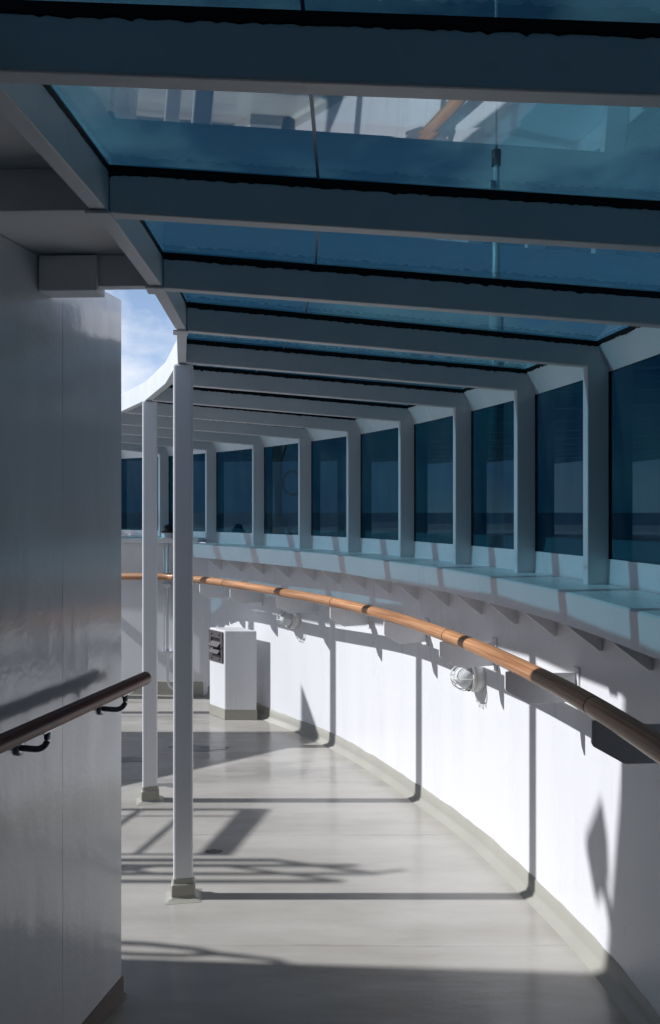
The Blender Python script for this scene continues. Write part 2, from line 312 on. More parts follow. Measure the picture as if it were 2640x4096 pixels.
# ------------------------------------------------------------------ plan curves
WP = [(1.00, -6), (1.06, -3), (1.085, 0), (1.075, 1.2), (1.04, 2.05), (.985, 2.68), (.865, 3.24), (.715, 3.78), (.525, 4.25), (.285, 4.80), (.015, 5.29), (-.24, 5.66), (-.50, 5.98), (-.80, 6.36), (-1.09, 6.72)]
W = resample(catmull(WP, 12), .06) + [Vector((-1.10, 6.735))]
J = [(-.75, -1.5), (-.70, -.98), (-.64, -.46), (-.59, .06), (-.55, .58), (-.51, 1.09), (-.485, 1.60), (-.49, 2.13), (-.52, 2.63), (-.63, 3.19), (-.80, 3.72), (-1.03, 4.26), (-1.33, 4.79), (-1.69, 5.28), (-2.03, 5.74), (-2.38, 6.17), (-2.72, 6.46), (-3.06, 6.66), (-3.45, 6.80)]
Mp = [(1.25, -1.55), (1.24, -1.03), (1.22, -.5), (1.20, .03), (1.18, .55), (1.15, 1.075), (1.13, 1.68), (1.085, 2.30), (.99, 2.91), (.86, 3.48), (.67, 4.05), (.43, 4.66), (.12, 5.24), (-.24, 5.77), (-.65, 6.30), (-1.13, 6.82), (-1.66, 7.28), (-2.22, 7.62), (-2.85, 7.85)]
J = [Vector(p) for p in J]; Mp = [Vector(p) for p in Mp]
ZI, ZO = 2.283, 2.212           # beam soffit height: inner ring, outer mullions
BD = .083                       # beam depth
GK = .018                       # sealant height
ZLED = 1.37; ZSILL = 1.468; ZWT = 2.195
U = [(m - j).normalized() for j, m in zip(J, Mp)]

# ------------------------------------------------------------------ deck, sea
bm = bmesh.new()
deckpoly = [tuple(p) for p in offset(W, -.05)] + [(-1.2, 6.80), (-9, 7.6), (-9, -6)]
f = bm.faces.new([bm.verts.new((p[0], p[1], 0)) for p in deckpoly])
o = link('deck', bm, M_deck); o['kind'] = 'structure'
bm = bmesh.new(); r = 14000
bm.faces.new([bm.verts.new(p) for p in ((-r, -r, -14), (r, -r, -14), (r, r, -14), (-r, r, -14))])
o = link('sea', bm, M_sea); o['kind'] = 'structure'

# ------------------------------------------------------------------ bulwark
bw = thing('bulwark', 'curved white steel bulwark below the dark windows, with sill ledge and beige foot', 'bulwark')
bm = bmesh.new(); sweep(bm, W, [(0, -.02), (0, ZLED - .012), (-.02, ZLED - .012), (-.02, -.02)], smooth=False); link('wall_plate', bm, M_wall, bw, smooth=False)
for p in bw.children[0].data.polygons: p.use_smooth = abs(p.normal.z) < .5
bm = bmesh.new()
seg = W
rng = random.Random(3)
o1 = offset(seg, .005)
prof_j = []
prevz = .088
V = []
for i, p in enumerate(seg):
    prevz = .088 + (prevz - .088) * .6 + rng.uniform(-.004, .004)
    n = (o1[i] - p).normalized()
    pts = [(p + n * .0, prevz), (p + n * .004, prevz - .002), (p + n * .005, .035), (p + n * .014, .014), (p + n * .045, .001), (p + n * .045, -.01), (p, -.01)]
    V.append([bm.verts.new((q.x, q.y, z)) for q, z in pts])
for a, b in zip(V, V[1:]):
    for j in range(6):
        bm.faces.new([a[j], a[j + 1], b[j + 1], b[j]]).smooth = True
link('skirting', bm, M_beige, bw)
# ledge: top plate and fascia
bm = bmesh.new()
sweep(bm, W, [(.165, ZLED - .115), (.165, ZLED - .006), (.159, ZLED), (-.30, ZLED), (-.30, ZLED - .010), (.153, ZLED - .010), (.153, ZLED - .115)])
link('ledge', bm, M_frame, bw)
for p in bw.children[-1].data.polygons: p.use_smooth = False
# gussets under ledge
gm = bmesh.new(); plate(gm, [(0.0, ZLED - .013), (.150, ZLED - .013), (.150, ZLED - .116), (.012, 1.150), (0.0, 1.150)], .008)
gmesh = None
gp = resample(W, .335)
for i, p in enumerate(gp[8:]):
    t = (gp[min(8 + i + 1, len(gp) - 1)] - gp[8 + i - 1]).normalized()
    if gmesh is None:
        o = link('gusset', gm, M_wall, bw); gmesh = o.data
    else:
        o = bpy.data.objects.new('gusset', gmesh); COL.objects.link(o); o.parent = bw
    nrm = Vector((-t.y, t.x)); o.location = (p.x, p.y, 0); o.rotation_euler = (0, 0, math.atan2(nrm.y, nrm.x))
# flat bulkhead on the left
bh = thing('bulkhead', 'flat white end bulkhead behind the slim posts where the curved bulwark stops', 'bulkhead')
bm = bmesh.new(); prism(bm, [(-9, 7.513), (-1.09, 6.722), (-1.09, 6.76), (-9, 7.55)], -.02, ZLED - .002); link('wall_plate', bm, M_wall, bh)
bm = bmesh.new(); prism(bm, [(-9, 7.503), (-1.14, 6.717), (-1.14, 6.729), (-9, 7.515)], -.02, .125, .002); link('skirting', bm, M_beige, bh)
bm = bmesh.new(); prism(bm, [(-1.17, 6.655), (-1.17, 6.95), (-1.60, 7.30), (-2.2, 7.66), (-2.9, 7.9), (-9, 7.95), (-9, 7.44)][::-1], ZLED + .004, ZLED + .045, .004); link('ledge', bm, M_frame, bh)
# outer weather deck beyond the glass
od = bmesh.new()
oc = [Vector(p) for p in [(1.25, -6)] + [tuple(m + u * .12) for m, u in zip(Mp, U)] + [(-9, 8.1)]]
sweep(od, oc, [(0, 1.30), (-.0, 1.325), (-1.6, 1.33), (-1.62, 1.45), (-1.70, 1.45), (-1.70, -2), (0, -2)])
o = link('outer_coaming', od, M_frame); o['label'] = 'pale outer coaming running outside along the foot of the dark windows'; o['category'] = 'coaming'

# ------------------------------------------------------------------ canopy
cn = thing('glass_canopy', 'white steel canopy with blue glass roof, slim posts and dark windows over the curved walkway', 'canopy')
def beam_bm(a, b, w, za, zb, d, bev=.004, ext=(0, 0)):
    bm = bmesh.new(); t = (b - a).normalized(); a = a - t * ext[0]; b = b + t * ext[1]; n = Vector((-t.y, t.x)) * w / 2
    P = [a - n, b - n, b + n, a + n]; Z = [za, zb, zb, za]
    hexa(bm, [(p.x, p.y, z) for p, z in zip(P, Z)] + [(p.x, p.y, z + d) for p, z in zip(P, Z)], bev); return bm
def ragged(bm, a, b, zt_a, zt_b, h, off, seedv, amp=.5, step=.011, drop=False):
    """ragged black sealant bead lying on the near side (right side of a->b) of a bar; top edge straight, lower edge uneven"""
    rg = random.Random(seedv); L_ = (b - a).length; t = (b - a) / L_; n = Vector((t.y, -t.x)); k = max(4, int(L_ / step)); T = []; x = 0; x2 = 0
    for i in range(k + 1):
        s = i / k; p = a + (b - a) * s; zt = zt_a + (zt_b - zt_a) * s
        x = x * .72 + rg.uniform(-1, 1) * .28; x2 = rg.uniform(-1, 1) * .28
        hh = h * (1 + amp * (x * .22 + x2)) 
        if rg.random() < .02: hh *= 1.0 + amp * .3
        hh = max(hh, h * .45)
        q = p + n * off; q0 = p
        T.append([bm.verts.new((q0.x, q0.y, zt)), bm.verts.new((q.x, q.y, zt)), bm.verts.new((q.x, q.y, zt - hh * .8)), bm.verts.new((q0.x, q0.y, zt - hh))])
    for u, v in zip(T, T[1:]):
        for j in range(4): bm.faces.new([u[j], u[(j + 1) % 4], v[(j + 1) % 4], v[j]])
    bm.faces.new(T[0]); bm.faces.new(T[-1][::-1])
BW = .036
for i, (j, m, u) in enumerate(zip(J, Mp, U)):
    Lb = (m - j).length; sl = (ZO - ZI) / Lb
    j2 = j + u * .018; m2 = m + u * .105
    zb = lambda q: ZI + sl * (q - j).dot(u)
    bo = link('beam', beam_bm(j2, m2, BW, zb(j2), zb(m2), BD), M_soffit, cn)
    # sealant bead both sides
    n = Vector((-u.y, u.x)); bm = bmesh.new()
    mg = m + u * .055
    a = j2 - n * (BW / 2 - .006); b = mg - n * (BW / 2 - .006)
    zt = lambda q: zb(q) + BD + GK - .001
    ragged(bm, a, b, zt(a), zt(b), GK + .004, .0085, 100 + i, amp=.6)
    a2 = mg + n * (BW / 2 - .006); b2 = j2 + n * (BW / 2 - .006)
    ragged(bm, a2, b2, zt(a2), zt(b2), GK + .003, .008, 300 + i, amp=.4)
    P = [(a, b), (a2, b2)]
    hexa(bm, [(a.x, a.y, zt(a) - GK), (b.x, b.y, zt(b) - GK), (a2.x, a2.y, zt(a2) - GK), (b2.x, b2.y, zt(b2) - GK), (a.x, a.y, zt(a) - .0012), (b.x, b.y, zt(b) - .0012), (a2.x, a2.y, zt(a2) - .0012), (b2.x, b2.y, zt(b2) - .0012)])
    link('sealant', bm, M_black, bo)
    # mullion
    mm = beam_bm(m, m + u * .105, .038, ZLED - .002, ZLED - .002, 2.212 - ZLED + .012, .004)
    mo = link('mullion', mm, M_frame, cn)
    # small plate where beam meets ring
    if 5 <= i <= 8:
        bm = beam_bm(j - u * .03, j + u * .022, .06, ZI - .007, ZI - .007, .0065, .002); link('joint_plate', bm, M_soffit, bo)
# ring beam, segment by segment
for i in range(len(J) - 1):
    a, b = J[i], J[i + 1]
    ro = link('ring_beam', beam_bm(a, b, .036, ZI + .001, ZI + .001, .106, .003, ext=(.008, .008)), M_soffit, cn)
    bm = bmesh.new(); t = (b - a).normalized(); nn = Vector((t.y, -t.x))
    ragged(bm, a + nn * .012, b + nn * .012, ZI + BD + GK - .003, ZI + BD + GK - .003, .014, .0085, 500 + i, amp=.25)
    link('sealant', bm, M_black, ro)
    # upstand flange on top outside
# roof panes, window panes, headers, sills
for i in range(len(J) - 1):
    ja, jb, ma, mb = J[i], J[i + 1], Mp[i], Mp[i + 1]; ua, ub = U[i], U[i + 1]
    da = ja + ua * .016; db = jb + ub * .016; ea = ma + ua * .05; eb = mb + ub * .05
    def zr(q, j_, m_, u_): return ZI + (ZO - ZI) / (m_ - j_).length * (q - j_).dot(u_) + BD + GK
    z1, z2, z3, z4 = zr(da, ja, ma, ua), zr(ea, ja, ma, ua), zr(eb, jb, mb, ub), zr(db, jb, mb, ub)
    s = (jb - ja).normalized() * .001
    bm = bmesh.new()
    P = [(da + s, z1), (ea + s, z2), (eb - s, z3), (db - s, z4)]
    hexa(bm, [(p.x, p.y, z) for p, z in P] + [(p.x, p.y, z + .012) for p, z in P])
    link('roof_pane', bm, M_roofglass if i > 3 else M_soffit, cn)  # first panes, out of view, are opaque to dim the near passage
    # pane joint bead (runs along the walkway)
    pa = ja + (ma - ja) * .285; pb = jb + (mb - jb) * .285
    za, zb_ = zr(pa, ja, ma, ua), zr(pb, jb, mb, ub)
    bm = bmesh.new(); tt = (pb - pa).normalized(); nn = Vector((-tt.y, tt.x)) * .003; pa = pa + tt * .022; pb = pb - tt * .022
    hexa(bm, [(p.x, p.y, z) for p, z in ((pa - nn, za - .005), (pb - nn, zb_ - .005), (pb + nn, zb_ - .005), (pa + nn, za - .005))] + [(p.x, p.y, z) for p, z in ((pa - nn, za - .0008), (pb - nn, zb_ - .0008), (pb + nn, zb_ - .0008), (pa + nn, za - .0008))])
    link('pane_joint', bm, M_joint, cn)
    # header plate: slopes from the roof edge out to the window head
    t = (mb - ma).normalized(); a0 = ma + t * .016; b0 = mb - t * .016
    def P3(q, u_, o_, z): p = q + u_ * o_; return (p.x, p.y, z)
    bm = bmesh.new()
    hz = ZO + BD + .003
    hexa(bm, [P3(a0, ua, .094, ZWT), P3(b0, ub, .094, ZWT), P3(b0, ub, .112, ZWT), P3(a0, ua, .112, ZWT), P3(a0, ua, .045, hz), P3(b0, ub, .045, hz), P3(b0, ub, .108, hz), P3(a0, ua, .108, hz)])
    ho = link('header', bm, M_frame, cn)
    bm = bmesh.new(); qa = a0 + ua * .046; qb = b0 + ub * .046
    ragged(bm, qb, qa, hz + GK - .003, hz + GK - .003, GK, .004, 700 + i, amp=.5)
    link('sealant', bm, M_black, ho)
    # sill upstand
    bm = bmesh.new()
    hexa(bm, [P3(a0, ua, .083, ZLED - .002), P3(b0, ub, .083, ZLED - .002), P3(b0, ub, .112, ZLED - .002), P3(a0, ua, .112, ZLED - .002), P3(a0, ua, .088, ZSILL), P3(b0, ub, .088, ZSILL), P3(b0, ub, .112, ZSILL), P3(a0, ua, .112, ZSILL)], .002)
    link('sill', bm, M_frame, cn)
    # window pane
    bm = bmesh.new()
    hexa(bm, [P3(a0, ua, .095, ZSILL - .001), P3(b0, ub, .095, ZSILL - .001), P3(b0, ub, .103, ZSILL - .001), P3(a0, ua, .103, ZSILL - .001), P3(a0, ua, .095, ZWT + .001), P3(b0, ub, .095, ZWT + .001), P3(b0, ub, .103, ZWT + .001), P3(a0, ua, .103, ZWT + .001)])
    wp = link('window_pane', bm, M_winglass, cn)
    # black bead around pane: far-side vertical (seen beside the near face of next mullion), and thin ones elsewhere
    bm = bmesh.new(); rg = random.Random(900 + i)
    for side in (0, 1):
        q, u_, tt = (a0, ua, t) if side == 0 else (b0, ub, -t)
        k = 46; prev = None; x = 0
        for s_ in range(k + 1):
            z = ZSILL + (ZWT - ZSILL) * s_ / k
            x = x * .75 + rg.uniform(-1, 1) * .5
            wd = (.012 + .0022 * x) if side else .009
            wd = max(wd, .006)
            p0 = q + u_ * .0945 - tt * .004; p1 = q + u_ * .0945 + tt * wd; p2 = q + u_ * .088 + tt * wd * .25 ; p3 = q + u_ * .088 - tt * .004
            ring = [bm.verts.new((p.x, p.y, z)) for p in (p0, p1, p2, p3)]
            if prev:
                for j_ in range(4): bm.faces.new([prev[j_], prev[(j_ + 1) % 4], ring[(j_ + 1) % 4], ring[j_]])
            prev = ring
    link('sealant', bm, M_black, wp)
# posts
def post(pos, ang, label):
    bm = bmesh.new(); h = .0415
    box(bm, -h, h, -.024, .024, 0, ZI - .001, .009)
    p = link('post', bm, M_frame, cn); p.location = (pos.x, pos.y, 0); p.rotation_euler = (0, 0, ang); p['label'] = label
    bm = bmesh.new(); rg = random.Random(int(pos.y * 100))
    # plinth: collar tapering out, painted beige
    secs = [(.078, .001), (.068, .004), (.057, .010), (.0515, .018), (.0505, .062), (.048, .067), (.0440, .0685), (.0435, .086), (.0412, .0875)]
    prev = None
    for r_, z in secs:
        c = .006; ring = []
        for sx, sy in ((-1, -1), (1, -1), (1, 1), (-1, 1)):
            jj = rg.uniform(-.0015, .0015) * (3 if z < .02 or z > .14 else 1)
            ca, cb = ((-r_ * -sx, 0), (0, 0))
            pts_ = [(sx * (r_ - c), sy * r_), (sx * r_, sy * (r_ - c))]
            if (sx, sy) in ((1, -1), (-1, 1)): pass
            else: pts_ = pts_[::-1]
            for px, py in pts_: ring.append(bm.verts.new((px * (1 + jj), (py - sy * .017) * (1 + jj), z + jj * (1 if z > .01 else 0))))
        if prev:
            for k in range(8): bm.faces.new([prev[k], prev[(k + 1) % 8], ring[(k + 1) % 8], ring[k]])
        prev = ring
    link('plinth', bm, M_beige, p)
for idx, lab in ((9, 'nearer slim white post with beige plinth'), (11, 'farther slim white post with beige plinth'), (13, 'slim white post beyond the house corner'), (15, 'slim white post far along the walkway'), (17, 'last slim white post by the end bulkhead')):
    t = (J[idx + 1] - J[idx - 1]).normalized(); post(J[idx] + Vector((0, .03)) * (idx < 12), (math.atan2(t.y, t.x) - math.pi / 2) * .6, lab)

# ------------------------------------------------------------------ overhead left: beam stubs and ceiling plate
dir_h = Vector((.243, 1)).normalized()
HC = Vector((-.712, 2.569))
def house_at(y): return Vector((HC.x - .243 * (HC.y - y), y))
ch = thing('passage_ceiling', 'dim ceiling panel between the house wall and the canopy, with stub beams', 'ceiling')
bm = bmesh.new()
poly = [tuple(J[k] + Vector((-.02, 0))) for k in range(0, 7)] + [(-.51, 2.15)] + [(-.83, 2.15), (-1.72, -1.5)]
prism(bm, poly, 2.377, 2.40); link('ceiling_plate', bm, M_soffit, ch)
for k in range(2, 8):
    y = J[k].y; e = house_at(y)
    a = J[k] + Vector((-.018, 0)); b = Vector((e.x + .001, y + .012))
    so_ = link('stub_beam', beam_bm(b, a, .036, ZI + .004, ZI + .004, .09, .003), M_soffit, ch)
    if k in (7, 5):
        bm = beam_bm(b, b + Vector((.165, -.005)), .075, ZI - .012, ZI - .012, .100, .004); link('sleeve', bm, M_soffit, so_)

# ------------------------------------------------------------------ deckhouse
dh = thing('deckhouse', 'glossy white deckhouse wall with dark foot strip behind the brown handrail', 'deckhouse')
fp = [(HC.x, HC.y), (-3.3, 2.62), (-3.3, -5.5), tuple(house_at(-5.5))]
bm = bmesh.new(); prism(bm, fp, -.02, 2.376, .006); 
link('wall', bm, M_house, dh)
bm = bmesh.new()
nrm = Vector((1, -.243)).normalized()
c2 = HC + nrm * .006
a3 = house_at(-5.5) + nrm * .006
rg = random.Random(5); prev = None
for k in range(121):
    q = c2 + (a3 - c2) * (k / 120); z = .062 + rg.uniform(-.0015, .0015)
    ring = [bm.verts.new((q.x - nrm.x * .006, q.y - nrm.y * .006, z)), bm.verts.new((q.x, q.y, z - .002)), bm.verts.new((q.x, q.y, .008)), bm.verts.new((q.x + nrm.x * .012, q.y + nrm.y * .012, .001))]
    if prev:
        for j_ in range(3): bm.faces.new([prev[j_], prev[j_ + 1], ring[j_ + 1], ring[j_]])
    prev = ring
link('foot_strip', bm, M_brown, dh)
# weld seam on wall
for yy in (2.23,):
    q = house_at(yy); bm = bmesh.new()
    rg = random.Random(2); tube(bm, [(q.x - nrm.x * .0004 + rg.uniform(-.0003, .0003), q.y + rg.uniform(-.0008, .0008), .07 + k * .06) for k in range(39)], .0008, 8, uv=False)
    link('weld_seam', bm, M_house, dh)

# ------------------------------------------------------------------ handrail on deckhouse
hr = thing('brown_handrail', 'dark brown wooden handrail on short bent brackets along the glossy house wall', 'handrail')
ofs = .088
def rail_at(y): return house_at(y) + nrm * ofs
bm = bmesh.new(); pts = []
yend = 2.565
p = rail_at(yend)
for k in range(41):
    q = rail_at(yend - 3.6 * k / 40); pts.append((q.x, q.y, 1.086))
rads = [.0225] * 41
t = Vector((dir_h.x, dir_h.y, 0))
tip = Vector(pts[0])
pts = [tip + t * .012, tip + t * .010, tip + t * .005] + pts; rads = [.010, .017, .0215] + rads
tube(bm, pts, rads, 24); link('rail', bm, M_mahog, hr)
for yb in (2.435, 2.03, 1.3, .6):
    w0 = house_at(yb); r0 = rail_at(yb)
    bm = bmesh.new(); c = []
    A = Vector((w0.x, w0.y, 1.012)); n3 = Vector((nrm.x, nrm.y, 0)); B = Vector((r0.x, r0.y, 1.012))
    path = [A, A + n3 * .05]
    for a_ in range(1, 7):
        an = a_ / 6 * math.pi / 2; path.append(A + n3 * (.05 + .038 * math.sin(an)) + Vector((0, 0, .030 * (1 - math.cos(an)))))
    path.append(path[-1] + Vector((0, 0, .028)))
    tube(bm, path, .0085, 12, uv=False)
    bo = link('bracket', bm, M_bracket, hr)
    bm = bmesh.new(); tube(bm, [A - n3 * .002, A + n3 * .006, A + n3 * .010], [.021, .021, .012], 18, uv=False); link('flange', bm, M_steel, bo)
    bm = bmesh.new(); q = Vector((r0.x, r0.y, 1.066)); d = t * .03; hexa(bm, [tuple(q + v) for v in (-d - n3 * .011 + Vector((0, 0, -.003)), d - n3 * .011 + Vector((0, 0, -.003)), d + n3 * .011 + Vector((0, 0, -.003)), -d + n3 * .011 + Vector((0, 0, -.003)), -d - n3 * .011 + Vector((0, 0, .003)), d - n3 * .011 + Vector((0, 0, .003)), d + n3 * .011 + Vector((0, 0, .003)), -d + n3 * .011 + Vector((0, 0, .003)))])
    link('saddle', bm, M_steel, bo)

# ------------------------------------------------------------------ teak rail on bulwark
tr = thing('teak_handrail', 'honey coloured round teak rail curving along the bulwark on white plate brackets', 'handrail')
RP = [(.80, -4), (.80, -2), (.80, 0), (.80, 1.2), (.767, 2.175), (.67, 2.86), (.539, 3.42), (.325, 4.07), (.026, 4.70), (-.39, 5.36), (-.832, 5.96), (-1.12, 6.30), (-1.32, 6.46)]
RC = catmull(RP, 14)
RZ = 1.085
def rail_pts(y0, y1):
    pts = [at_y(RC, y0)[0]] + [q for q in RC if y0 < q.y < y1] + [at_y(RC, y1)[0]]
    return [(q.x, q.y, RZ) for q in pts]
joints = [-3.9, -1.6, -.4, .85, 2.175, 3.42, 4.70, 5.96, 6.44]
for a, b in zip(joints, joints[1:]):
    bm = bmesh.new(); pp = [Vector(q) for q in rail_pts(a + .0028, b - .0028)]
    d0 = (pp[1] - pp[0]).normalized(); d1 = (pp[-1] - pp[-2]).normalized()
    pp = [pp[0], pp[0] + d0 * .002] + pp[1:-1] + [pp[-1] - d1 * .002, pp[-1]]
    rr = [.0333, .0335] + [.0335] * (len(pp) - 4) + [.0335, .0333]
    tube(bm, pp, rr, 28, flat=.9)
    ob = link('rail', bm, M_teak, tr)
for yj in joints[1:-1]:
    q, tj = at_y(RC, yj); bm = bmesh.new(); tube(bm, [(q.x - tj.x * .006, q.y - tj.y * .006, RZ), (q.x + tj.x * .006, q.y + tj.y * .006, RZ)], 0.0328, 24, flat=.9, uv=False); link('joint', bm, M_dark, tr)
bm = bmesh.new(); pp = [(-1.36, 6.505, RZ), (-1.40, 6.53, RZ), (-1.46, 6.545, RZ), (-3.6, 6.76, RZ)]
tube(bm, [(-1.325, 6.462, RZ)] + pp, .0335, 24, flat=.9); link('rail', bm, M_teak, tr)
# brackets: plates reaching from wall to rail
Lr = .30
bp = bmesh.new()
plate(bp, [(0, RZ - .050), (.165, RZ - .050), (.165, RZ - .036), (Lr - .012, RZ - .036), (Lr + .018, RZ - .036), (Lr + .018, RZ - .100), (Lr + .012, RZ - .110), (Lr - .085, RZ - .158), (Lr - .098, RZ - .162), (0, RZ - .162)], .009, .0015)
bfoot = bmesh.new(); box(bfoot, -.001, .008, -.022, .022, RZ - .185, RZ - .03, .003)
bmesh_p = bmesh_f = None
for yb in (-1.5, -.8, -.1, .7, 1.45, 2.16, 2.83, 3.48, 4.11, 4.72, 5.32, 5.88, 6.25):
    q, t2 = at_y(RC, yb); n2 = Vector((-t2.y, t2.x))
    # foot at wall: go outwards from the rail
    best = min(W, key=lambda c: abs((c - q).dot(t2)) + (0 if (c - q).dot(n2) < 0 else 9))
    dist = abs((best - q).dot(n2))
    if bmesh_p is None:
        o = link('bracket', bp, M_wall, tr); bmesh_p = o.data
    else:
        o = bpy.data.objects.new('bracket', bmesh_p); COL.objects.link(o); o.parent = tr
    foot = q - n2 * dist
    o.location = (foot.x, foot.y, 0); o.rotation_euler = (0, 0, math.atan2(n2.y, n2.x)); o.scale = (dist / Lr, 1, 1)
    if bmesh_f is None:
        f_ = link('foot_plate', bfoot, M_wall, o); bmesh_f = f_.data
    else:
        f_ = bpy.data.objects.new('foot_plate', bmesh_f); COL.objects.link(f_); f_.parent = o
# brackets of the straight part
for xb in (-1.62, -2.3):
    o = bpy.data.objects.new('bracket', bmesh_p); COL.objects.link(o); o.parent = tr
    o.location = (xb, 6.712 + .1 * (-1.09 - xb), 0); o.rotation_euler = (0, 0, -math.pi / 2); o.scale = (.172 / Lr, 1, 1)

# ------------------------------------------------------------------ lamps
def lamp(y, z, label):
    q, t2 = at_y(W, y); n2 = Vector((-t2.y, t2.x))
    th = thing('bulkhead_lamp', label, 'lamp', (q.x, q.y, z), math.atan2(n2.y, n2.x), 'caged lamps on the bulwark'); th.scale = (.9, .9, .9)
    bm = bmesh.new(); lathe(bm, [(0, -.004), (.082, -.004), (.086, 0), (.086, .038), (.080, .046), (.076, .048), (.076, .060), (.070, .064), (0, .064)], 32, 'X'); link('base', bm, M_lamp, th)
    bm = bmesh.new(); prof = [(.062 * math.cos(a * math.pi / 16), .064 + .078 * math.sin(a * math.pi / 16)) for a in range(0, 9)]; lathe(bm, prof, 28, 'X'); link('globe', bm, M_globe, th)
    bm = bmesh.new()
    def arch(yo, vert, R0=.075, Ln=.098):
        rr = math.sqrt(max(R0 * R0 - yo * yo, 0.0001)); pts = []
        for k in range(15):
            a_ = k / 14 * math.pi; c = math.cos(a_) * rr; x_ = .060 + Ln * math.sin(a_) ** .75 * (rr / R0) ** .5
            pts.append((x_, yo, c) if vert else (x_, c, yo))
        tube(bm, pts, .0028, 8, uv=False)
    for yo in (-.052, -.022, .015, .048): arch(yo, True)
    arch(0, False, .076, .101)
    lathe(bm, [(.071, .058), (.079, .058), (.079, .068), (.071, .068), (.071, .058)], 32, 'X')
    link('cage', bm, M_lamp, th)
    bm = bmesh.new(); 
    for s_ in (-1, 1): tube(bm, [(.066, s_ * .03, -.070), (.076, s_ * .03, -.070)], .004, 8, uv=False)
    link('screw', bm, M_rubber, th)
lamp(3.72, .838, 'nearer round caged lamp on the bulwark, partly under a teak rail bracket')
lamp(5.70, .845, 'farther round caged lamp on the bulwark, just above the white ventilator box')

# ------------------------------------------------------------------ ventilator box
vb = thing('ventilator_box', 'white ventilator box with a grey louvred grille standing at the foot of the bulwark', 'ventilator')
FL, FR, BR, BL = (-.835, 5.955), (-.580, 5.945), (-.735, 6.135), (-.985, 6.130)
bm = bmesh.new(); prism(bm, [FL, FR, BR, BL], .0, .708, .007); link('casing', bm, M_wall, vb)
def inset(k): 
    c = Vector((-.78, 6.04)); return [tuple(c + (Vector(p) - c) * k) for p in (FL, FR, BR, BL)]
bm = bmesh.new(); prism(bm, inset(1.018), .001, .085, .003); link('skirting', bm, M_beige, vb)
# grille on left face
A = Vector((*FL, 0)); B = Vector((*BL, 0)); e = (B - A).normalized(); no = Vector((-e.y, e.x, 0)) 
if no.x > 0: no = -no
Wd = (B - A).length
gr_z0, gr_z1 = .448, .692
def onface(s, z, d): p = A + e * s + no * d; return (p.x, p.y, z)
def fbox(bm, s0, s1, z0, z1, d0, d1, bev=0):
    hexa(bm, [onface(s0, z0, d1), onface(s1, z0, d1), onface(s1, z0, d0), onface(s0, z0, d0), onface(s0, z1, d1), onface(s1, z1, d1), onface(s1, z1, d0), onface(s0, z1, d0)], bev)
s0, s1 = .022, Wd - .004
bm = bmesh.new(); fr = .034
fbox(bm, s0, s0 + fr, gr_z0, gr_z1, -.001, .010, .001); fbox(bm, s1 - fr, s1, gr_z0, gr_z1, -.001, .010, .001)
fbox(bm, s0 + fr, s1 - fr, gr_z0, gr_z0 + .055, -.001, .0098); fbox(bm, s0 + fr, s1 - fr, gr_z1 - .055, gr_z1, -.001, .0098)
g_o = link('grille', bm, M_grille, vb)
bm = bmesh.new(); fbox(bm, s0 + fr, s1 - fr, gr_z0 + .055, gr_z1 - .055, -.001, .0025); link('opening', bm, M_dark, g_o)
for zl in (.515, .570):
    bm = bmesh.new(); a_, b_ = s0 + fr, s1 - fr
    hexa(bm, [onface(a_, zl, .036), onface(b_, zl, .036), onface(b_, zl + .030, .002), onface(a_, zl + .030, .002), onface(a_, zl + .006, .036), onface(b_, zl + .006, .036), onface(b_, zl + .038, .002), onface(a_, zl + .038, .002)]); link('louvre', bm, M_grille, g_o)
for s_, z_ in [(s0 + .045, gr_z0 + .025), (s1 - .045, gr_z0 + .025), (s0 + .045, gr_z1 - .025), (s1 - .045, gr_z1 - .025), (s0 + .014, .57), (s1 - .014, .57)]:
    bm = bmesh.new(); tube(bm, [onface(s_, z_, .009), onface(s_, z_, .015), onface(s_, z_, .018)], [.009, .009, .005], 6, uv=False); link('bolt', bm, M_grille, g_o)

# ------------------------------------------------------------------ pipe in the corner
pp = thing('drain_pipe', 'thin white vertical pipe running down the end bulkhead between the two slim posts', 'pipe')
bm = bmesh.new(); px, py = -1.452, 6.70
tube(bm, [(px, py, 1.372), (px, py, .32), (px, py, .16), (px + .02, py - .01, .10), (px + .07, py - .012, .06), (px + .20, py - .012, .055)], .013, 12, uv=False); link('pipe', bm, M_wall, pp)
bm = bmesh.new(); tube(bm, [(px - .03, py, 1.372), (px - .03, py, .30)], .006, 8, uv=False); tube(bm, [(px + .09, py + .01, 1.2), (px + .09, py + .01, .12)], .02, 12, uv=False); link('cable_conduit', bm, M_wall, pp)
for z in (.395, 1.0):
    bm = bmesh.new(); box(bm, px - .045, px + .03, py - .018, 6.755, z - .012, z + .012, .003); tube(bm, [(px, py, z - .03), (px, py, z + .03)], .018, 12, uv=False); link('clamp', bm, M_wall, pp)

# ------------------------------------------------------------------ dome on ledge
dx, dy = -1.456, 6.74
dc = thing('dome_housing', 'small black glass dome on a round white foot on the sill ledge', 'dome light', (dx, dy, ZLED + .0455))
bm = bmesh.new(); lathe(bm, [(0, 0), (.072, 0), (.072, .006), (.064, .010), (.062, .046), (.058, .050), (0, .050)], 28); link('foot', bm, M_frame, dc)
bm = bmesh.new(); lathe(bm, [(0, .050), (.062, .050), (.065, .053), (.063, .062), (.05, .066), (0, .066)], 28); link('collar', bm, M_rubber, dc)
bm = bmesh.new(); lathe(bm, [(.047, .060)] + [(.047 * math.cos(a * math.pi / 16), .066 + .058 * math.sin(a * math.pi / 16)) for a in range(0, 9)], 28); link('dome', bm, M_dome, dc)

